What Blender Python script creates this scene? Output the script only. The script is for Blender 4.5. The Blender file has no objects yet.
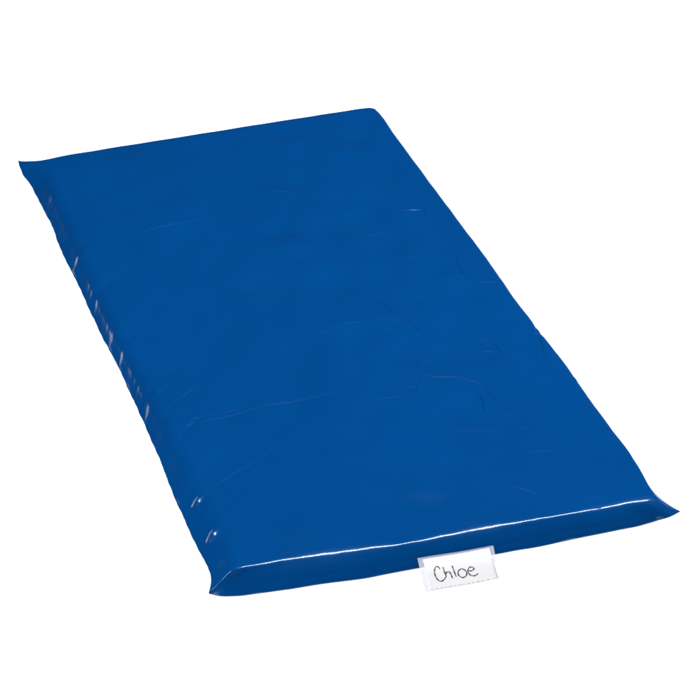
import bpy, math, random
import numpy as np
from mathutils import Matrix, Vector

random.seed(7)
rng = np.random.default_rng(11)
scene = bpy.context.scene
C = scene.collection
H = 0.040            # thickness of the mat

# ------------------------------------------------------------------ materials
def new_mat(name):
    m = bpy.data.materials.new(name)
    m.use_nodes = True
    nt = m.node_tree
    return m, nt, nt.nodes['Principled BSDF']

def vinyl_mat():
    m, nt, b = new_mat('blue_vinyl')
    N, L = nt.nodes, nt.links
    tc = N.new('ShaderNodeTexCoord')
    nz = N.new('ShaderNodeTexNoise'); nz.inputs['Scale'].default_value = 9.0; nz.inputs['Detail'].default_value = 6.0
    L.new(tc.outputs['Object'], nz.inputs['Vector'])
    mr = N.new('ShaderNodeMix'); mr.data_type = 'RGBA'
    mr.inputs[6].default_value = (0.0000, 0.0312, 0.128, 1)
    mr.inputs[7].default_value = (0.0000, 0.0385, 0.158, 1)
    L.new(nz.outputs['Fac'], mr.inputs[0])
    L.new(mr.outputs[2], b.inputs['Base Color'])
    b.inputs['Roughness'].default_value = 0.17
    b.inputs['IOR'].default_value = 1.40
    b.inputs['Specular Tint'].default_value = (0.70, 0.88, 1.0, 1)
    # fine tooth of the vinyl sheet and soft creasing that is too small to model
    n1 = N.new('ShaderNodeTexNoise'); n1.inputs['Scale'].default_value = 26.0; n1.inputs['Detail'].default_value = 4.0
    mp = N.new('ShaderNodeMapping'); mp.inputs['Scale'].default_value = (0.6, 1.5, 1.0)
    mp.inputs['Rotation'].default_value = (0, 0, math.radians(-35))
    L.new(tc.outputs['Object'], mp.inputs['Vector']); L.new(mp.outputs['Vector'], n1.inputs['Vector'])
    n2 = N.new('ShaderNodeTexNoise'); n2.inputs['Scale'].default_value = 900.0
    L.new(tc.outputs['Object'], n2.inputs['Vector'])
    b1 = N.new('ShaderNodeBump'); b1.inputs['Strength'].default_value = 0.30; b1.inputs['Distance'].default_value = 0.0022
    b2 = N.new('ShaderNodeBump'); b2.inputs['Strength'].default_value = 0.12; b2.inputs['Distance'].default_value = 0.0003
    L.new(n1.outputs['Fac'], b1.inputs['Height']); L.new(n2.outputs['Fac'], b2.inputs['Height'])
    L.new(b1.outputs['Normal'], b2.inputs['Normal'])
    L.new(b2.outputs['Normal'], b.inputs['Normal'])
    return m

def simple(name, col, rough=0.5, spec=0.5):
    m, nt, b = new_mat(name)
    b.inputs['Base Color'].default_value = (*col, 1)
    b.inputs['Roughness'].default_value = rough
    b.inputs['Specular IOR Level'].default_value = spec
    return m

def paper_mat():
    m, nt, b = new_mat('card_paper')
    N, L = nt.nodes, nt.links
    tc = N.new('ShaderNodeTexCoord')
    nz = N.new('ShaderNodeTexNoise'); nz.inputs['Scale'].default_value = 700.0; nz.inputs['Detail'].default_value = 4.0
    L.new(tc.outputs['Object'], nz.inputs['Vector'])
    mr = N.new('ShaderNodeMix'); mr.data_type = 'RGBA'
    mr.inputs[6].default_value = (0.48, 0.48, 0.49, 1)
    mr.inputs[7].default_value = (0.52, 0.52, 0.53, 1)
    L.new(nz.outputs['Fac'], mr.inputs[0]); L.new(mr.outputs[2], b.inputs['Base Color'])
    b.inputs['Roughness'].default_value = 0.8
    b.inputs['Specular IOR Level'].default_value = 0.2
    return m

def film_mat(name, haze, tr, col=(0.72, 0.72, 0.84)):
    m = bpy.data.materials.new(name); m.use_nodes = True
    nt = m.node_tree; N, L = nt.nodes, nt.links
    N.remove(N['Principled BSDF'])
    out = N['Material Output']
    t = N.new('ShaderNodeBsdfTransparent'); t.inputs['Color'].default_value = (tr, tr, tr, 1)
    d = N.new('ShaderNodeBsdfDiffuse'); d.inputs['Color'].default_value = (*col, 1)
    g = N.new('ShaderNodeBsdfGlossy'); g.inputs['Roughness'].default_value = 0.15
    g.inputs['Color'].default_value = (0.9, 0.9, 0.9, 1)
    m1 = N.new('ShaderNodeMixShader'); m1.inputs[0].default_value = haze
    L.new(t.outputs[0], m1.inputs[1]); L.new(d.outputs[0], m1.inputs[2])
    m2 = N.new('ShaderNodeMixShader'); m2.inputs[0].default_value = 0.0015
    L.new(m1.outputs[0], m2.inputs[1]); L.new(g.outputs[0], m2.inputs[2])
    L.new(m2.outputs[0], out.inputs['Surface'])
    return m

VINYL = vinyl_mat()
PAPER = paper_mat()
INK = simple('pen_ink', (0.010, 0.010, 0.012), 0.6, 0.2)
FILM = film_mat('clear_pocket_film', 0.02, 0.96)
WELD = film_mat('pocket_weld_film', 0.13, 0.88, (.62, .64, .84))
MARK = simple('grey_weld_mark', (0.24, 0.24, 0.25), 0.5, 0.3)

# ------------------------------------------------------------------ helpers
def mesh_from(name, co, quads, mat, parent=None, smooth=True):
    me = bpy.data.meshes.new(name)
    co = np.asarray(co, dtype=np.float32); quads = np.asarray(quads, dtype=np.int32)
    me.vertices.add(len(co)); me.vertices.foreach_set('co', co.ravel())
    me.loops.add(quads.size); me.loops.foreach_set('vertex_index', quads.ravel())
    me.polygons.add(len(quads))
    me.polygons.foreach_set('loop_start', np.arange(0, quads.size, 4, dtype=np.int32))
    me.update(calc_edges=True); me.validate()
    me.polygons.foreach_set('use_smooth', np.full(len(me.polygons), smooth))
    me.materials.append(mat)
    o = bpy.data.objects.new(name, me); C.objects.link(o)
    if parent: o.parent = parent
    return o

def tag(o, label=None, cat=None, kind=None, group=None):
    if label: o['label'] = label
    if cat: o['category'] = cat
    if kind: o['kind'] = kind
    if group: o['group'] = group

def curve(pts, n, s=None):
    """resample a polyline smoothly (Catmull-Rom on chord length) to n+1 points"""
    P = np.array(pts, float)
    d = np.r_[0, np.cumsum(np.linalg.norm(np.diff(P[:, :2], axis=0), axis=1))]
    d /= d[-1]
    t = np.linspace(0, 1, n + 1) if s is None else s
    m = np.gradient(P, d, axis=0)
    i = np.clip(np.searchsorted(d, t, side='right') - 1, 0, len(d) - 2)
    hh = (d[i + 1] - d[i])[:, None]; u = ((t - d[i]) / (d[i + 1] - d[i]))[:, None]
    out = ((2*u**3 - 3*u**2 + 1) * P[i] + (u**3 - 2*u**2 + u) * hh * m[i]
           + (-2*u**3 + 3*u**2) * P[i + 1] + (u**3 - u**2) * hh * m[i + 1])
    return out

# ------------------------------------------------------------------ the mat's outlines (metres, mat centre at the origin)
NU, NV = 560, 1120     # quads across the width and along the length
# crease where the top turns down into the side
T_front = [(-.2975, -.5955), (-.25, -.5948), (-.212, -.5945), (-.177, -.5968), (-.1075, -.6022), (-.07, -.6050), (.02, -.6045),
           (.0966, -.6040), (.1625, -.6045), (.25, -.6040), (.2826, -.6036), (.3015, -.6010)]
T_right = [(.3015, -.6010), (.3085, -.565), (.3135, -.520), (.3142, -.4912), (.3120, -.4234), (.3102, -.3326), (.3108, -.238), (.3080, -.175),
           (.3062, -.1544), (.3066, -.1244), (.3040, -.0658), (.3040, .0746), (.3015, .2025), (.2975, .372), (.2950, .52), (.2942, .600), (.2912, .6190)]
T_far = [(.2912, .6190), (.268, .6208), (.24, .6198), (.1586, .6163), (-.0011, .6095), (-.1007, .6055), (-.1995, .6005), (-.262, .595), (-.2990, .5860)]
T_left = [(-.2990, .5860), (-.3020, .560), (-.3065, .50), (-.3085, .4565), (-.3109, .3226), (-.3125, .1948), (-.3130, .0562), (-.3091, -.1315),
          (-.3071, -.2443), (-.3058, -.3701), (-.3040, -.435), (-.3027, -.5162), (-.3010, -.555), (-.2975, -.5955)]
# welded seam
S_front = [(-.327, -.5935, .0065), (-.316, -.6035, .008), (-.300, -.611, .0095), (-.26, -.6175, .011), (-.19, -.6210, .012), (-.11, -.6245, .012),
           (0, -.6250, .012), (.12, -.6250, .012), (.23, -.6225, .013), (.275, -.6205, .0135), (.3005, -.6190, .0160), (.318, -.6215, .0200), (.3345, -.6175, .022)]
S_right = [(.3345, -.6175, .022), (.3250, -.600, .022), (.3100, -.5840, .022), (.3070, -.55, .0195), (.313, -.50, .015), (.318, -.42, .013), (.316, -.3, .012), (.313, -.16, .012),
           (.310, 0, .012), (.308, .2, .012), (.303, .4, .012), (.300, .55, .012), (.300, .615, .013)]
S_far = [(.300, .615, .013), (.27, .620, .012), (.15, .622, .012), (0, .616, .012), (-.15, .610, .012), (-.25, .600, .016), (-.295, .592, .024),
         (-.3130, .5945, .0285), (-.3270, .6120, .0315)]
S_left = [(-.3270, .6120, .0315), (-.3275, .5900, .0305), (-.3275, .5680, .0285), (-.3210, .5400, .0220), (-.3165, .5114, .015), (-.3130, .46, .012), (-.3124, .4027, .012), (-.3147, .3511, .012),
          (-.3134, .2353, .012), (-.3127, .0942, .012), (-.3095, -.0561, .012), (-.3097, -.1717, .012), (-.3108, -.2634, .012),
          (-.3140, -.3768, .012), (-.3146, -.4599, .012), (-.3138, -.5033, .011), (-.3120, -.5415, .010), (-.3150, -.566, .0085), (-.3210, -.581, .007), (-.327, -.5935, .0065)]
# where the underside leaves the ground
B_front = [(-.300, -.575), (-.2838, -.590), (-.25, -.5985), (-.2145, -.6010), (-.1797, -.6045), (-.1098, -.6105), (0, -.6115), (.12, -.6100), (.24, -.6065), (.28, -.6045), (.3005, -.597)]
B_right = [(.3005, -.597), (.307, -.57), (.307, -.50), (.305, -.3), (.300, 0), (.296, .3), (.290, .56), (.283, .600)]
B_far = [(.283, .600), (.26, .609), (0, .603), (-.25, .588), (-.288, .575)]
B_left = [(-.288, .575), (-.298, .54), (-.303, .4), (-.305, .1), (-.3025, -.1), (-.302, -.25), (-.304, -.45), (-.303, -.54), (-.300, -.575)]

def loop(fr, ri, fa, le):
    parts = [curve(fr, NU)[:-1], curve(ri, NV)[:-1], curve(fa, NU)[:-1], curve(le, NV)[:-1]]
    return np.concatenate(parts)
T_left = [(a + .011 * min(1, max(0, (.592 - abs(b)) / .04)), b) for a, b in T_left]
def lift_weld(p):                  # the left weld sits higher along the middle, swung out along the same sight height
    k = .010 * min(1, max(0, (.53 - p[1]) / .05), max(0, (.597 + p[1]) / .03))
    return (p[0] - k * .5, p[1] - k * 1.5, p[2] + k)
S_left = [lift_weld(p) for p in S_left]
T = loop(T_front, T_right, T_far, T_left)
S = loop(S_front, S_right, S_far, S_left)
B = loop(B_front, B_right, B_far, B_left)
NB = len(T)
T3 = np.c_[T, np.full(NB, H)]
B3 = np.c_[B, np.zeros(NB)]
# gentle wander of crease and seam
def wander(n, amp, seed):
    r = np.random.default_rng(seed); a = np.arange(n) / n * 2 * np.pi; o = np.zeros(n)
    for k in (9, 17, 31, 47, 83, 121):
        o += r.normal() * np.sin(k * a + r.uniform(0, 6.28)) / (k / 9) ** 0.45
    return amp * o
arc = np.arange(NB)
side = np.zeros(NB, int); side[NU:NU+NV] = 1; side[NU+NV:2*NU+NV] = 2; side[2*NU+NV:] = 3
def corner_fade(w):
    f = np.ones(NB)
    for c in (0, NU, NU+NV, 2*NU+NV, NB):
        f *= np.clip(np.abs(arc - c) / w, 0, 1)
    return f
cf = corner_fade(60)
wz = wander(NB, 0.00014, 3) * cf; wo = wander(NB, 0.00022, 4) * cf * np.where(side == 0, 1, .3)
outn = np.zeros((NB, 2))
outn[side == 0] = (0, -1); outn[side == 1] = (1, 0); outn[side == 2] = (0, 1); outn[side == 3] = (-1, 0)
T3[:, 2] += wz; T3[:, :2] += outn * wo[:, None]
sw = wander(NB, 0.0004, 5) * cf * np.where(side == 3, .6, .4)
S[:, :2] += outn * sw[:, None]; S[:, 2] += wander(NB, 0.0003, 6) * cf

# crease radius: tight in front, soft at the sides
rr = np.where(side == 0, .0070, np.where(side == 3, .011, .008)).astype(float)
rr *= 1 + .9 * wander(NB, .3, 21) * (side == 0)
rr = np.clip(rr, .004, .016)
for _ in range(12): rr = (np.roll(rr, 1) + rr + np.roll(rr, -1)) / 3
P3 = T3.copy()
P3[:, 0] -= rr * np.clip(T3[:, 0] / .30, -1, 1)
P3[:, 1] -= rr * np.clip(T3[:, 1] / .60, -1, 1)
P3[:, 2] += 0.0006
WS = S - T3
wl = np.linalg.norm(WS, axis=1, keepdims=True)
WQ = T3 + WS * (np.minimum(rr * .9, wl[:, 0] * .35)[:, None] / wl)
rings = []
NC, NW, NL = 9, 14, 8
for k in range(1, NC + 1):                      # round crease
    u = k / NC
    rings.append((1-u)**2 * P3 + 2*u*(1-u) * T3 + u*u * WQ)
# side: slight belly
bel = np.where(side == 0, .0016, np.where(side == 3, -.0005, .003)) * np.clip(cf, 0, 1)
for k in range(1, NW + 1):
    u = k / NW
    R_ = WQ * (1-u) + S * u
    R_[:, :2] += outn * (bel * np.sin(np.pi * u))[:, None]
    if True:                                    # long shallow fold low on the front side
        fz = np.exp(-((u - .62) / .10) ** 2) * .0011 * (side == 0) * cf
        R_[:, :2] -= outn * fz[:, None]
    rings.append(R_)
i_seam = len(rings)                             # index of ring just added +1
under = []
for k in range(1, NL + 1):                      # below the seam
    u = k / NL
    wr = (np.clip((S[:, 0] - .20) / .08, 0, 1) * np.clip((.335 - S[:, 0]) / .02, 0, 1) * (side == 0))[:, None]
    mixk = .4 + 0 * wr
    K_ = B3 * (1 - mixk) + S * mixk; K_[:, 2] = 0.0008
    R_ = S * (1-u)**2 + 2 * u * (1-u) * K_ + B3 * u * u
    under.append(R_)

# grid of the flat top and underside by Coons patch of the boundary loop
def coons(bd):
    f = bd[:NU+1]; r = bd[NU:NU+NV+1]
    fa = bd[NU+NV:2*NU+NV+1][::-1]; le = np.concatenate([bd[2*NU+NV:], bd[:1]])[::-1]
    u = np.linspace(0, 1, NU+1)[None, :, None]; v = np.linspace(0, 1, NV+1)[:, None, None]
    # u runs with the outline's own parameter
    g = ((1-v) * f[None] + v * fa[None] + (1-u) * le[:, None] + u * r[:, None]
         - (1-u)*(1-v)*f[0] - u*(1-v)*f[-1] - (1-u)*v*fa[0] - u*v*fa[-1])
    return g
def grid_loop_idx():
    w = NU + 1
    a = [i for i in range(NU)]
    a += [j * w + NU for j in range(NV)]
    a += [NV * w + NU - i for i in range(NU)]
    a += [(NV - j) * w for j in range(NV)]
    return np.array(a)
GL = grid_loop_idx()
jj, ii = np.meshgrid(np.arange(NV), np.arange(NU), indexing='ij')
w = NU + 1
GQ = np.stack([jj*w+ii, jj*w+ii+1, (jj+1)*w+ii+1, (jj+1)*w+ii], -1).reshape(-1, 4)

top = coons(P3).reshape(-1, 3)
xx, yy = top[:, 0] / .3, top[:, 1] / .6
top[:, 2] += .0020 * np.clip(1 - xx**4, 0, 1) * np.clip(1 - yy**6, 0, 1)
nT = len(top)
co = [top] + rings
quads = [GQ]
prev = GL
for k in range(len(rings)):
    cur = nT + k * NB + np.arange(NB)
    quads.append(np.stack([prev, cur, np.roll(cur, -1), np.roll(prev, -1)], -1)); prev = cur
co = np.concatenate(co); quads = np.concatenate(quads)
nTop = len(co)
seam_idx = prev

def vnormals(co, q):
    a = co[q[:, 2]] - co[q[:, 0]]; b = co[q[:, 3]] - co[q[:, 1]]
    n = np.cross(a, b); out = np.zeros_like(co)
    for k in range(4):
        for c in range(3):
            out[:, c] += np.bincount(q[:, k], weights=n[:, c], minlength=len(co))
    return out / (np.linalg.norm(out, axis=1, keepdims=True) + 1e-12)

def smooth(co, q, lock, it, lam=.5):
    e = np.concatenate([q[:, [0, 1]], q[:, [1, 2]], q[:, [2, 3]], q[:, [3, 0]]])
    deg = np.bincount(e[:, 0], minlength=len(co)) + np.bincount(e[:, 1], minlength=len(co))
    for _ in range(it):
        s = np.zeros_like(co)
        for c in range(3):
            s[:, c] = np.bincount(e[:, 0], weights=co[e[:, 1], c], minlength=len(co)) + np.bincount(e[:, 1], weights=co[e[:, 0], c], minlength=len(co))
        new = co + lam * (s / deg[:, None] - co)
        new[lock] = co[lock]; co = new
    return co
if vnormals(co, quads)[nT // 2, 2] < 0: quads = quads[:, ::-1]
co = smooth(co, quads, seam_idx, 6)
# the mitred corner folds are rounder than the mesh steps
rdg = np.zeros(nTop)
for c_, rad in ((0, .0065), (NU, .005), (NU+NV, .004), (2*NU+NV, .007)):
    line = np.array([co[nT + k * NB + c_] for k in range(0, len(rings), 2)])
    near = np.nonzero((np.abs(co[:, 0] - line[:, 0].mean()) < .05) & (np.abs(co[:, 1] - line[:, 1].mean()) < .05))[0]
    dd = np.min(np.linalg.norm(co[near][:, None] - line[None], axis=2), axis=1)
    rdg[near] = np.maximum(rdg[near], np.clip(1.3 - dd / rad, 0, 1))
for _ in range(3):
    sm = smooth(co, quads, seam_idx, 9)
    co = co + (sm - co) * rdg[:, None]
nrm = vnormals(co, quads)

# ---- wrinkles, each where the vinyl has one
disp = np.zeros(nTop)
x, y, z = co.T
X, Y = x, y
top_w = np.clip((z - .030) / .008, 0, 1)
def stroke(pts, amp, sg, kind='pair'):
    P = np.array(curve(pts, 14)) if len(pts) > 2 else np.array(pts, float)
    pad = sg * 5
    m = (X > P[:, 0].min()-pad) & (X < P[:, 0].max()+pad) & (Y > P[:, 1].min()-pad) & (Y < P[:, 1].max()+pad) & (z > .028)
    idx = np.nonzero(m)[0]
    if len(idx) == 0: return
    q = np.c_[X[idx], Y[idx]]
    best = np.full(len(idx), 9.); sd = np.zeros(len(idx)); tt = np.zeros(len(idx))
    n = len(P) - 1
    for k in range(n):
        a, b = P[k], P[k+1]; ab = b - a; L2 = ab @ ab
        t = np.clip(((q - a) @ ab) / L2, 0, 1); pr = a + t[:, None] * ab; dv = q - pr
        d = np.linalg.norm(dv, axis=1); m2 = d < best
        s = np.sign(ab[0] * dv[:, 1] - ab[1] * dv[:, 0])
        best[m2] = d[m2]; sd[m2] = (d * s)[m2]; tt[m2] = ((k + t) / n)[m2]
    env = np.sin(np.pi * np.clip(tt * .92 + .04, 0, 1)) ** .7
    g = np.exp(-(best / sg) ** 2)
    if kind == 'pair': f = .55 * np.exp(-((best) / (sg * 1.9)) ** 2) * (1 + .5 * sd / sg) - 1.15 * np.exp(-(best / (sg * .52)) ** 2)
    elif kind == 'ridge': f = g
    else: f = -g
    disp[idx] += amp * env * f
W = 0.00125
stroke([(.0962, .0036), (.1083, -.0453), (.1225, -.0741), (.1328, -.1134)], W*1.15, .0042)
stroke([(.0746, -.1866), (.089, -.2062), (.107, -.2271), (.14, -.2406), (.1691, -.2647)], W*1.0, .0042)
stroke([(.0867, -.1799), (.0975, -.2031), (.1099, -.2209)], W, .0036)
stroke([(.1505, -.2703), (.1558, -.3021), (.1468, -.3366)], W*1.25, .0042)
stroke([(.1736, -.268), (.1719, -.2898), (.1721, -.3064)], W*1.0, .0036)
stroke([(.2526, .0895), (.2471, .0477), (.253, .0204), (.2702, -.0059)], W*1.0, .004)
stroke([(.2517, .0293), (.2702, .0069), (.2982, -.0014)], W*.8, .004)
stroke([(.2015, -.1377), (.2222, -.1638), (.2253, -.2082)], W*1.0, .0038)
stroke([(.1305, .1039), (.1576, .0921), (.1745, .0743)], W*.5, .004)
stroke([(-.300, -.2535), (-.2057, -.2418), (-.1429, -.2348), (-.0788, -.2325), (-.0083, -.2272)], W*.5, .0055)
stroke([(-.298, -.2410), (-.2056, -.2308), (-.1434, -.2262), (-.0845, -.2245)], W*.4, .0048)
stroke([(-.3000, -.4320), (-.2585, -.4021), (-.1994, -.3678), (-.1409, -.3239)], W*.7, .0085)
stroke([(-.2815, -.3874), (-.2215, -.3328), (-.1639, -.2753)], W*.5, .010, 'ridge')
stroke([(-.2008, -.4974), (-.155, -.433)], W*.4, .006, 'ridge')
stroke([(-.2649, .2923), (-.1901, .3041), (-.1145, .316), (-.0625, .3201), (-.0237, .2996)], W*.7, .005)
stroke([(.0335, .3774), (.0584, .3641), (.0855, .3385)], W*1.2, .0045)
stroke([(-.0074, .2161), (.0473, .2111), (.097, .2076)], W*.6, .005)
stroke([(.129, .2021), (.1489, .1919), (.1936, .2119)], W*.8, .0042)
stroke([(.2215, .2511), (.2581, .2454)], W*1.0, .0038)
stroke([(.2007, .3662), (.2186, .3458)], W*.9, .004)
stroke([(.1448, .3926), (.18, .3632), (.2044, .3489)], W*.7, .004)
stroke([(.3110, -.1050), (.3066, -.1292), (.2956, -.1686), (.2805, -.2318)], .0016, .0065, 'pair')
stroke([(.312, -.145), (.305, -.152), (.298, -.157)], .0009, .008, 'valley')
stroke([(-.299, -.1727), (-.2696, -.1416), (-.2413, -.1192)], W*.8, .007)
stroke([(-.2959, -.2214), (-.2623, -.1825), (-.2225, -.1557)], W*.8, .007)
stroke([(-.2947, -.2961), (-.263, -.2527), (-.2306, -.2193)], W*.8, .007)
# finer branches of the wrinkle cluster right of the middle
for k in range(64):
    cx = rng.normal(.13, .08); cy = rng.normal(-.12, .18)
    if not (-.02 < cx < .27): continue
    a = rng.normal(math.radians(-50), .45); l = rng.uniform(.012, .034)
    dx, dy = math.cos(a) * l, math.sin(a) * l; bx, by = -dy * rng.uniform(-.3, .3), dx * rng.uniform(-.3, .3)
    stroke([(cx-dx, cy-dy), (cx+bx, cy+by), (cx+dx, cy+dy)], W * rng.uniform(.25, .75), rng.uniform(.0026, .0048))
# two small peaks on the left crease near the foot end
stroke([(-.3060, -.4340), (-.2900, -.4180)], .0033, .0042, 'ridge')
stroke([(-.3070, -.5160), (-.2910, -.4980)], .0039, .0048, 'ridge')
# random faint creases over the top
for k in range(46):
    cx = rng.uniform(-.24, .27); cy = rng.uniform(-.5, .55); a = rng.normal(math.radians(-25 if cx > 0 else 12), .5); l = rng.uniform(.015, .05)
    dx, dy = math.cos(a) * l, math.sin(a) * l; bx, by = -dy * rng.uniform(-.35, .35), dx * rng.uniform(-.35, .35)
    stroke([(cx-dx, cy-dy), (cx+bx, cy+by), (cx+dx, cy+dy)], W * rng.uniform(.1, .3), rng.uniform(.003, .007))

# pulls that run from the left weld up over the edge
inw = np.clip(x + .312, 0, 1)
ml = np.nonzero((x < -.05))[0]
xl, yl, zl = x[ml], y[ml], z[ml]
phi = yl + 1.6 * (H - zl) * (zl < H) - .95 * np.clip(xl + .300, 0, 1)
dl = np.zeros(len(ml))
for k in range(120):
    p0 = rng.uniform(-.59, .58); wd = rng.uniform(.0035, .0100); am = rng.uniform(.0003, .0012) * rng.choice([-1, 1], p=[.6, .4])
    ln = rng.choice([.006, .012, .025, .055], p=[.35, .3, .22, .13])
    fade = np.exp(-(np.clip(xl + .300, 0, 1) / ln) ** 1.5)
    wall = np.clip((zl - .020) / .018, 0.30, 1)
    if abs(p0) > .56: am *= .4
    dl += am * .36 * np.exp(-((phi - p0) / wd) ** 2) * fade * wall
for k in range(30):                # long soft ripples fanning in from the edge
    p0 = rng.uniform(-.58, .45); wd = rng.uniform(.008, .018); am = rng.uniform(.0003, .0007) * rng.choice([-1, 1]); ln = rng.uniform(.05, .11)
    dl += am * np.exp(-((phi - p0) / wd) ** 2) * np.exp(-(np.clip(xl + .300, 0, 1) / ln) ** 2)
disp[ml] += dl * np.clip((.60 - np.abs(yl)) / .02, 0, 1)
# a few shallow pulls on the right and front sides
mr_ = np.nonzero(x > .24)[0]
dr = np.zeros(len(mr_))
for k in range(30):
    p0 = rng.uniform(-.58, .58); wd = rng.uniform(.006, .02); am = rng.normal() * .00016; ln = rng.uniform(.01, .05)
    dr += am * np.exp(-((y[mr_] - p0 - .6 * (.305 - x[mr_])) / wd) ** 2) * np.exp(-(np.clip(.305 - x[mr_], 0, 1) / ln) ** 2)
disp[mr_] += dr
mf = np.nonzero((y < -.58) & (np.abs(x) < .30))[0]
df = np.zeros(len(mf))
for k in range(46):
    p0 = rng.uniform(-.29, .29); wd = rng.uniform(.004, .016); am = rng.normal() * .00014
    sl = rng.normal() * 1.5
    df += am * np.exp(-((x[mf] - p0 - sl * (H - z[mf])) / wd) ** 2)
disp[mf] += df * np.clip((.30 - np.abs(x[mf])) / .02, 0, 1)
# broad softness of the padding
edge_d = np.minimum(.30 - np.abs(x), .60 - np.abs(y)); soft_w = top_w * np.clip((edge_d - .01) / .05, 0, 1)
for k in range(26):
    fx, fy = rng.normal(0, 1, 2); fl = rng.uniform(5, 16); nn = math.hypot(fx, fy)
    disp += .00030 * (8 / fl) * soft_w * np.sin(2*np.pi*fl*(fx*x + fy*y)/nn + rng.uniform(0, 6.28))
disp[seam_idx] = 0
co = co + nrm * disp[:, None]
co = smooth(co, quads, seam_idx, 1, .4)

mat_root = bpy.data.objects.new('rest_mat', None); C.objects.link(mat_root)
tag(mat_root, 'long padded rest mat in glossy blue vinyl lying flat on the white floor', 'mat')
mesh_from('top_panel', co, quads, VINYL, mat_root)

# underside panel, sharing the weld line with the top
botg = coons(B3).reshape(-1, 3); botg[:, 2] = 0.0
bc = [co[seam_idx]] + under[:-1]
bc = np.concatenate(bc)
nu_ = len(bc)
qs = []
for k in range(len(under) - 1):
    a = k * NB + np.arange(NB); b = (k+1) * NB + np.arange(NB)
    qs.append(np.stack([a, b, np.roll(b, -1), np.roll(a, -1)], -1))
a = (len(under) - 1) * NB + np.arange(NB); b = nu_ + GL
qs.append(np.stack([a, b, np.roll(b, -1), np.roll(a, -1)], -1))
qs.append((GQ + nu_)[:, ::-1])
bc = np.concatenate([bc, botg]); bq = np.concatenate(qs)
bc[:, 2] += 0.0012
n_seam = np.arange(NB)
bc[n_seam, 2] -= 0.0012
bo = mesh_from('bottom_panel', bc, bq, VINYL, mat_root)

# narrow welded lip that stands out from the seam
sp = co[seam_idx]
tan = np.roll(sp, -2, 0) - np.roll(sp, 2, 0); tan /= np.linalg.norm(tan, axis=1, keepdims=True)
on = np.cross(tan, np.tile([0, 0, 1.], (NB, 1))); on /= np.linalg.norm(on, axis=1, keepdims=True)
for _ in range(6): on = (np.roll(on, 1, 0) + on + np.roll(on, -1, 0)) / 3
on /= np.linalg.norm(on, axis=1, keepdims=True)
lipw = .0011 + np.abs(wander(NB, .0004, 9))
lipw = np.where(side == 0, lipw * .15, np.where(side == 1, lipw * .35, lipw))
droop = .0009 + wander(NB, .0003, 10)
lr = []
for (o_, dz) in ((-.0006, .0006), (.5, .0007), (1, .0005), (1, -.0005), (.5, -.0007), (-.0006, -.0006)):
    c_ = sp + on * (lipw * o_)[:, None] if o_ > 0 else sp + on * o_
    c_ = c_.copy(); c_[:, 2] += dz - (droop * max(o_, 0))
    lr.append(c_)
lq = []
for k in range(5):
    a = k * NB + np.arange(NB); b = (k+1) * NB + np.arange(NB)
    lq.append(np.stack([a, b, np.roll(b, -1), np.roll(a, -1)], -1))
mesh_from('seam', np.concatenate(lr), np.concatenate(lq), VINYL, mat_root)

# ------------------------------------------------------------------ clear name pocket, its card and the writing
O = np.array([-0.0459, -0.6190, 0.0205])
UX = np.array([0.9998580, -0.0168515, 0.0]); UY = np.array([-0.0160630, -0.9530734, -0.3023128])
NN = np.cross(UY, UX); NN = NN if NN[2] > 0 else -NN
def sag(v):                       # the film sags a little, lifting again where it meets the floor
    return -.0016 * np.sin(np.pi * np.clip(v / .056, 0, 1)) * .6
def tp(u, v, lift):
    return O + UX * u + UY * v + NN * (lift + sag(v) + .0006 * math.sin(u * 60 + 1))
def sheet(name, poly4, lift, th, mat, parent, nu=24, nv=14):
    """thin sheet with real thickness spanning four (u, v) corners TL, TR, BR, BL"""
    (a, b, c, d) = [np.array(p, float) for p in poly4]
    co_ = []
    for l in (lift + th, lift):
        for j in range(nv + 1):
            for i in range(nu + 1):
                s, t = i / nu, j / nv
                p = (a*(1-s) + b*s) * (1-t) + (d*(1-s) + c*s) * t
                co_.append(tp(p[0], p[1], l))
    w_ = nu + 1; n1 = w_ * (nv + 1); q = []
    for j in range(nv):
        for i in range(nu):
            k = j * w_ + i
            q.append((k, k + w_, k + w_ + 1, k + 1)); q.append((n1 + k, n1 + k + 1, n1 + k + w_ + 1, n1 + k + w_))
    ring = [i for i in range(nu)] + [j*w_ + nu for j in range(nv)] + [nv*w_ + nu - i for i in range(nu)] + [(nv-j)*w_ for j in range(nv)]
    for k in range(len(ring)):
        p, r = ring[k], ring[(k+1) % len(ring)]
        q.append((p, r, r + n1, p + n1))
    return mesh_from(name, np.array(co_), q, mat, parent, smooth=False)

def strip_path(path, wdt, lift, closed=False):
    """flat pen stroke with rounded pressure along a (u, v) path"""
    P = curve(path, max(10, len(path) * 5)) if len(path) > 2 else curve([path[0], ((path[0][0]+path[1][0])/2, (path[0][1]+path[1][1])/2), path[1]], 10)
    t = np.gradient(P, axis=0); t /= np.linalg.norm(t, axis=1, keepdims=True); n = np.c_[-t[:, 1], t[:, 0]]
    m = len(P); co_, q = [], []
    for k in range(m):
        ww = wdt * (.85 + .25 * math.sin(k * .7 + path[0][0] * 900)) * (0.65 if k in (0, m-1) else 1)
        for s_, l in ((-.5, lift), (0, lift + .00012), (.5, lift)):
            p = P[k] + n[k] * s_ * ww; co_.append(tp(p[0], p[1], l))
    for k in range(m - 1):
        for c in (0, 1):
            q.append((k*3+c, k*3+c+1, k*3+c+4, k*3+c+3))
    return co_, q

def merged(name, items, mat, parent):
    co_, q = [], []
    for c, f in items:
        b = len(co_); co_ += list(c); q += [tuple(i + b for i in r) for r in f]
    return mesh_from(name, np.array(co_), q, mat, parent, smooth=False)

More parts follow.
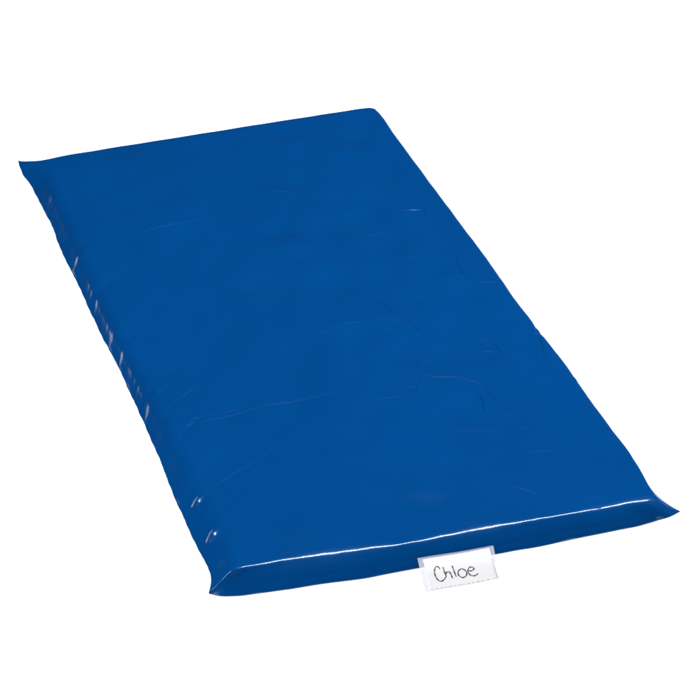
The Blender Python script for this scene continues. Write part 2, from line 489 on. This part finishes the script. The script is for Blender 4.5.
card = sheet('name_card', [(.0066, .0014), (.1014, .0006), (.0985, .0520), (.0035, .0535)], .0006, .0003, PAPER, None)
tag(card, 'white paper name card with a handwritten name inside the clear pocket on the mat edge', 'name card')
LET = {
 'C': [(.0252, .0219), (.0243, .0177), (.0217, .0166), (.0186, .0199), (.0165, .026), (.0162, .0324), (.0178, .0385), (.0206, .0412), (.0248, .0399), (.0290, .0362)],
 'h': [(.0303, .0189), (.0302, .0259), (.0300, .0362)],
 'h2': [(.0300, .0350), (.0308, .0311), (.0336, .0277), (.0362, .0278), (.0375, .0315), (.0377, .0393)],
 'l': [(.0433, .0187), (.0433, .0278), (.0434, .0380)],
 'o': [(.0542, .0257), (.05, .0282), (.0475, .0323), (.0481, .0375), (.052, .0405), (.0568, .0388), (.0592, .0347), (.0582, .029), (.0542, .0254)],
 'e': [(.0635, .0318), (.0674, .0317), (.0709, .0295), (.0697, .0264), (.0668, .0258), (.0628, .0289), (.0617, .0345), (.0634, .0387), (.0676, .0408), (.0715, .0398), (.0739, .0380)]}
merged('handwriting', [strip_path(p, .0021, .00105) for p in LET.values()], INK, card)

pocket = bpy.data.objects.new('name_pocket', None); C.objects.link(pocket)
pocket.parent = mat_root
F = sheet('front_film', [(.0004, .0003), (.1066, .0003), (.0994, .0552), (-.0050, .0560)], .0013, .0002, FILM, pocket)
G_ = sheet('back_film', [(.0004, .0003), (.1066, .0003), (.0994, .0552), (-.0050, .0560)], -.0002, .0002, FILM, pocket)
# welded borders of the pocket: a band along the top and down each side
sheet('weld_band', [(-.0002, -.0010), (.1070, -.0010), (.1070, .0012), (-.0002, .0016)], .0017, .0003, WELD, pocket, 24, 2)
sheet('weld_band', [(-.0002, .0016), (.0060, .0014), (.0010, .0555), (-.0054, .0562)], .0017, .0003, WELD, pocket, 3, 20)
sheet('weld_band', [(.1020, .0012), (.1072, .0012), (.1000, .0555), (.0955, .0553)], .0017, .0003, WELD, pocket, 3, 20)
# broken weld marks along the bottom edge and faint ones down the left side
marks = []
u0 = .0035
while u0 < .095:
    l = random.uniform(.0015, .0038); vv = .0528 - (u0 * .010)
    marks.append(strip_path([(u0, vv + random.uniform(-.0003, .0003)), (min(u0 + l, .098), vv + random.uniform(-.0003, .0003))], random.uniform(.0013, .0021), .0022))
    u0 += l + random.uniform(.0026, .0068)
merged('weld_marks', marks, MARK, pocket)

# ------------------------------------------------------------------ floor
def floor():
    n = 40; s = 14.0
    co_ = [((i/n - .5) * s, (j/n - .5) * s, 0) for j in range(n+1) for i in range(n+1)]
    q = [(j*(n+1)+i, j*(n+1)+i+1, (j+1)*(n+1)+i+1, (j+1)*(n+1)+i) for j in range(n) for i in range(n)]
    m, nt, b = new_mat('white_studio_floor')
    N, L = nt.nodes, nt.links
    tc = N.new('ShaderNodeTexCoord'); nz = N.new('ShaderNodeTexNoise'); nz.inputs['Scale'].default_value = 2.0
    L.new(tc.outputs['Object'], nz.inputs['Vector'])
    mr = N.new('ShaderNodeMix'); mr.data_type = 'RGBA'
    mr.inputs[6].default_value = (.93, .93, .93, 1); mr.inputs[7].default_value = (.95, .95, .95, 1)
    L.new(nz.outputs['Fac'], mr.inputs[0]); L.new(mr.outputs[2], b.inputs['Base Color'])
    b.inputs['Roughness'].default_value = .9; b.inputs['Specular IOR Level'].default_value = .1
    # floor made half translucent so an added, unseen lamp below washes out shadows
    tr = N.new('ShaderNodeBsdfTranslucent'); tr.inputs['Color'].default_value = (.94, .94, .94, 1)
    mx = N.new('ShaderNodeMixShader'); mx.inputs[0].default_value = .5
    L.new(b.outputs[0], mx.inputs[1]); L.new(tr.outputs[0], mx.inputs[2]); L.new(mx.outputs[0], N['Material Output'].inputs['Surface'])
    o = mesh_from('floor', np.array(co_), q, m)
    tag(o, 'plain bright white studio floor under the blue mat', None, 'structure')
floor()

# ------------------------------------------------------------------ studio lamps, plus a lamp added under the floor
def area(name, loc, sx, sy, rad, target=(0, 0, 0)):
    """rectangular softbox given by its radiance (W/sr/m2)"""
    l = bpy.data.lights.new(name, 'AREA'); l.shape = 'RECTANGLE'; l.size = sx; l.size_y = sy
    l.energy = rad * sx * sy * math.pi
    o = bpy.data.objects.new(name, l); C.objects.link(o); o.location = loc
    o.rotation_euler = (Vector(target) - Vector(loc)).to_track_quat('-Z', 'Y').to_euler()
    return o
area('overhead_softbox', (0, -.3, 4.0), 6.0, 6.0, 0.16, (0, -.3, 0))
area('relief_lamp', (4.1, .0, 2.0), 1.2, 1.2, 45.0, (0, 0, 0))
area('strip_lamp', (1.15, .10, 3.9), 1.9, .46, 85.0, (1.15, .0999, 0)).rotation_euler = (0, 0, 0)
area('side_lamp', (-2.55, -.85, 1.9), .16, 1.5, 120.0, (-.3, -.6, 0))
area('added_underlight', (0, 0, -1.5), 9.0, 9.0, 2.35, (0, 0, 0))  # added below the floor, out of view, to keep it white around the mat

wd = bpy.data.worlds.new('World'); scene.world = wd; wd.use_nodes = True
bg = wd.node_tree.nodes['Background']; bg.inputs[0].default_value = (1, 1, 1, 1); bg.inputs[1].default_value = 0.012

# ------------------------------------------------------------------ camera
cam = bpy.data.cameras.new('Camera'); cam.lens = 150; cam.sensor_width = 36; cam.clip_end = 100
co_ = bpy.data.objects.new('Camera', cam); C.objects.link(co_)
R = Matrix(((0.9539953869996158, 0.15130566760506928, -0.25884241641206607),
            (-0.2996663992646798, 0.5089339766705605, -0.8069611245543561),
            (0.009635908633575593, 0.8474035652160509, 0.5308618906306344)))
M = R.to_4x4(); M.translation = Vector((-1.0994894518009828, -3.5984340685430065, 2.3291414023581885))
co_.matrix_world = M
scene.camera = co_
scene.view_settings.view_transform = 'Standard'; scene.view_settings.look = 'None'
scene.view_settings.exposure = 0; scene.view_settings.gamma = 1
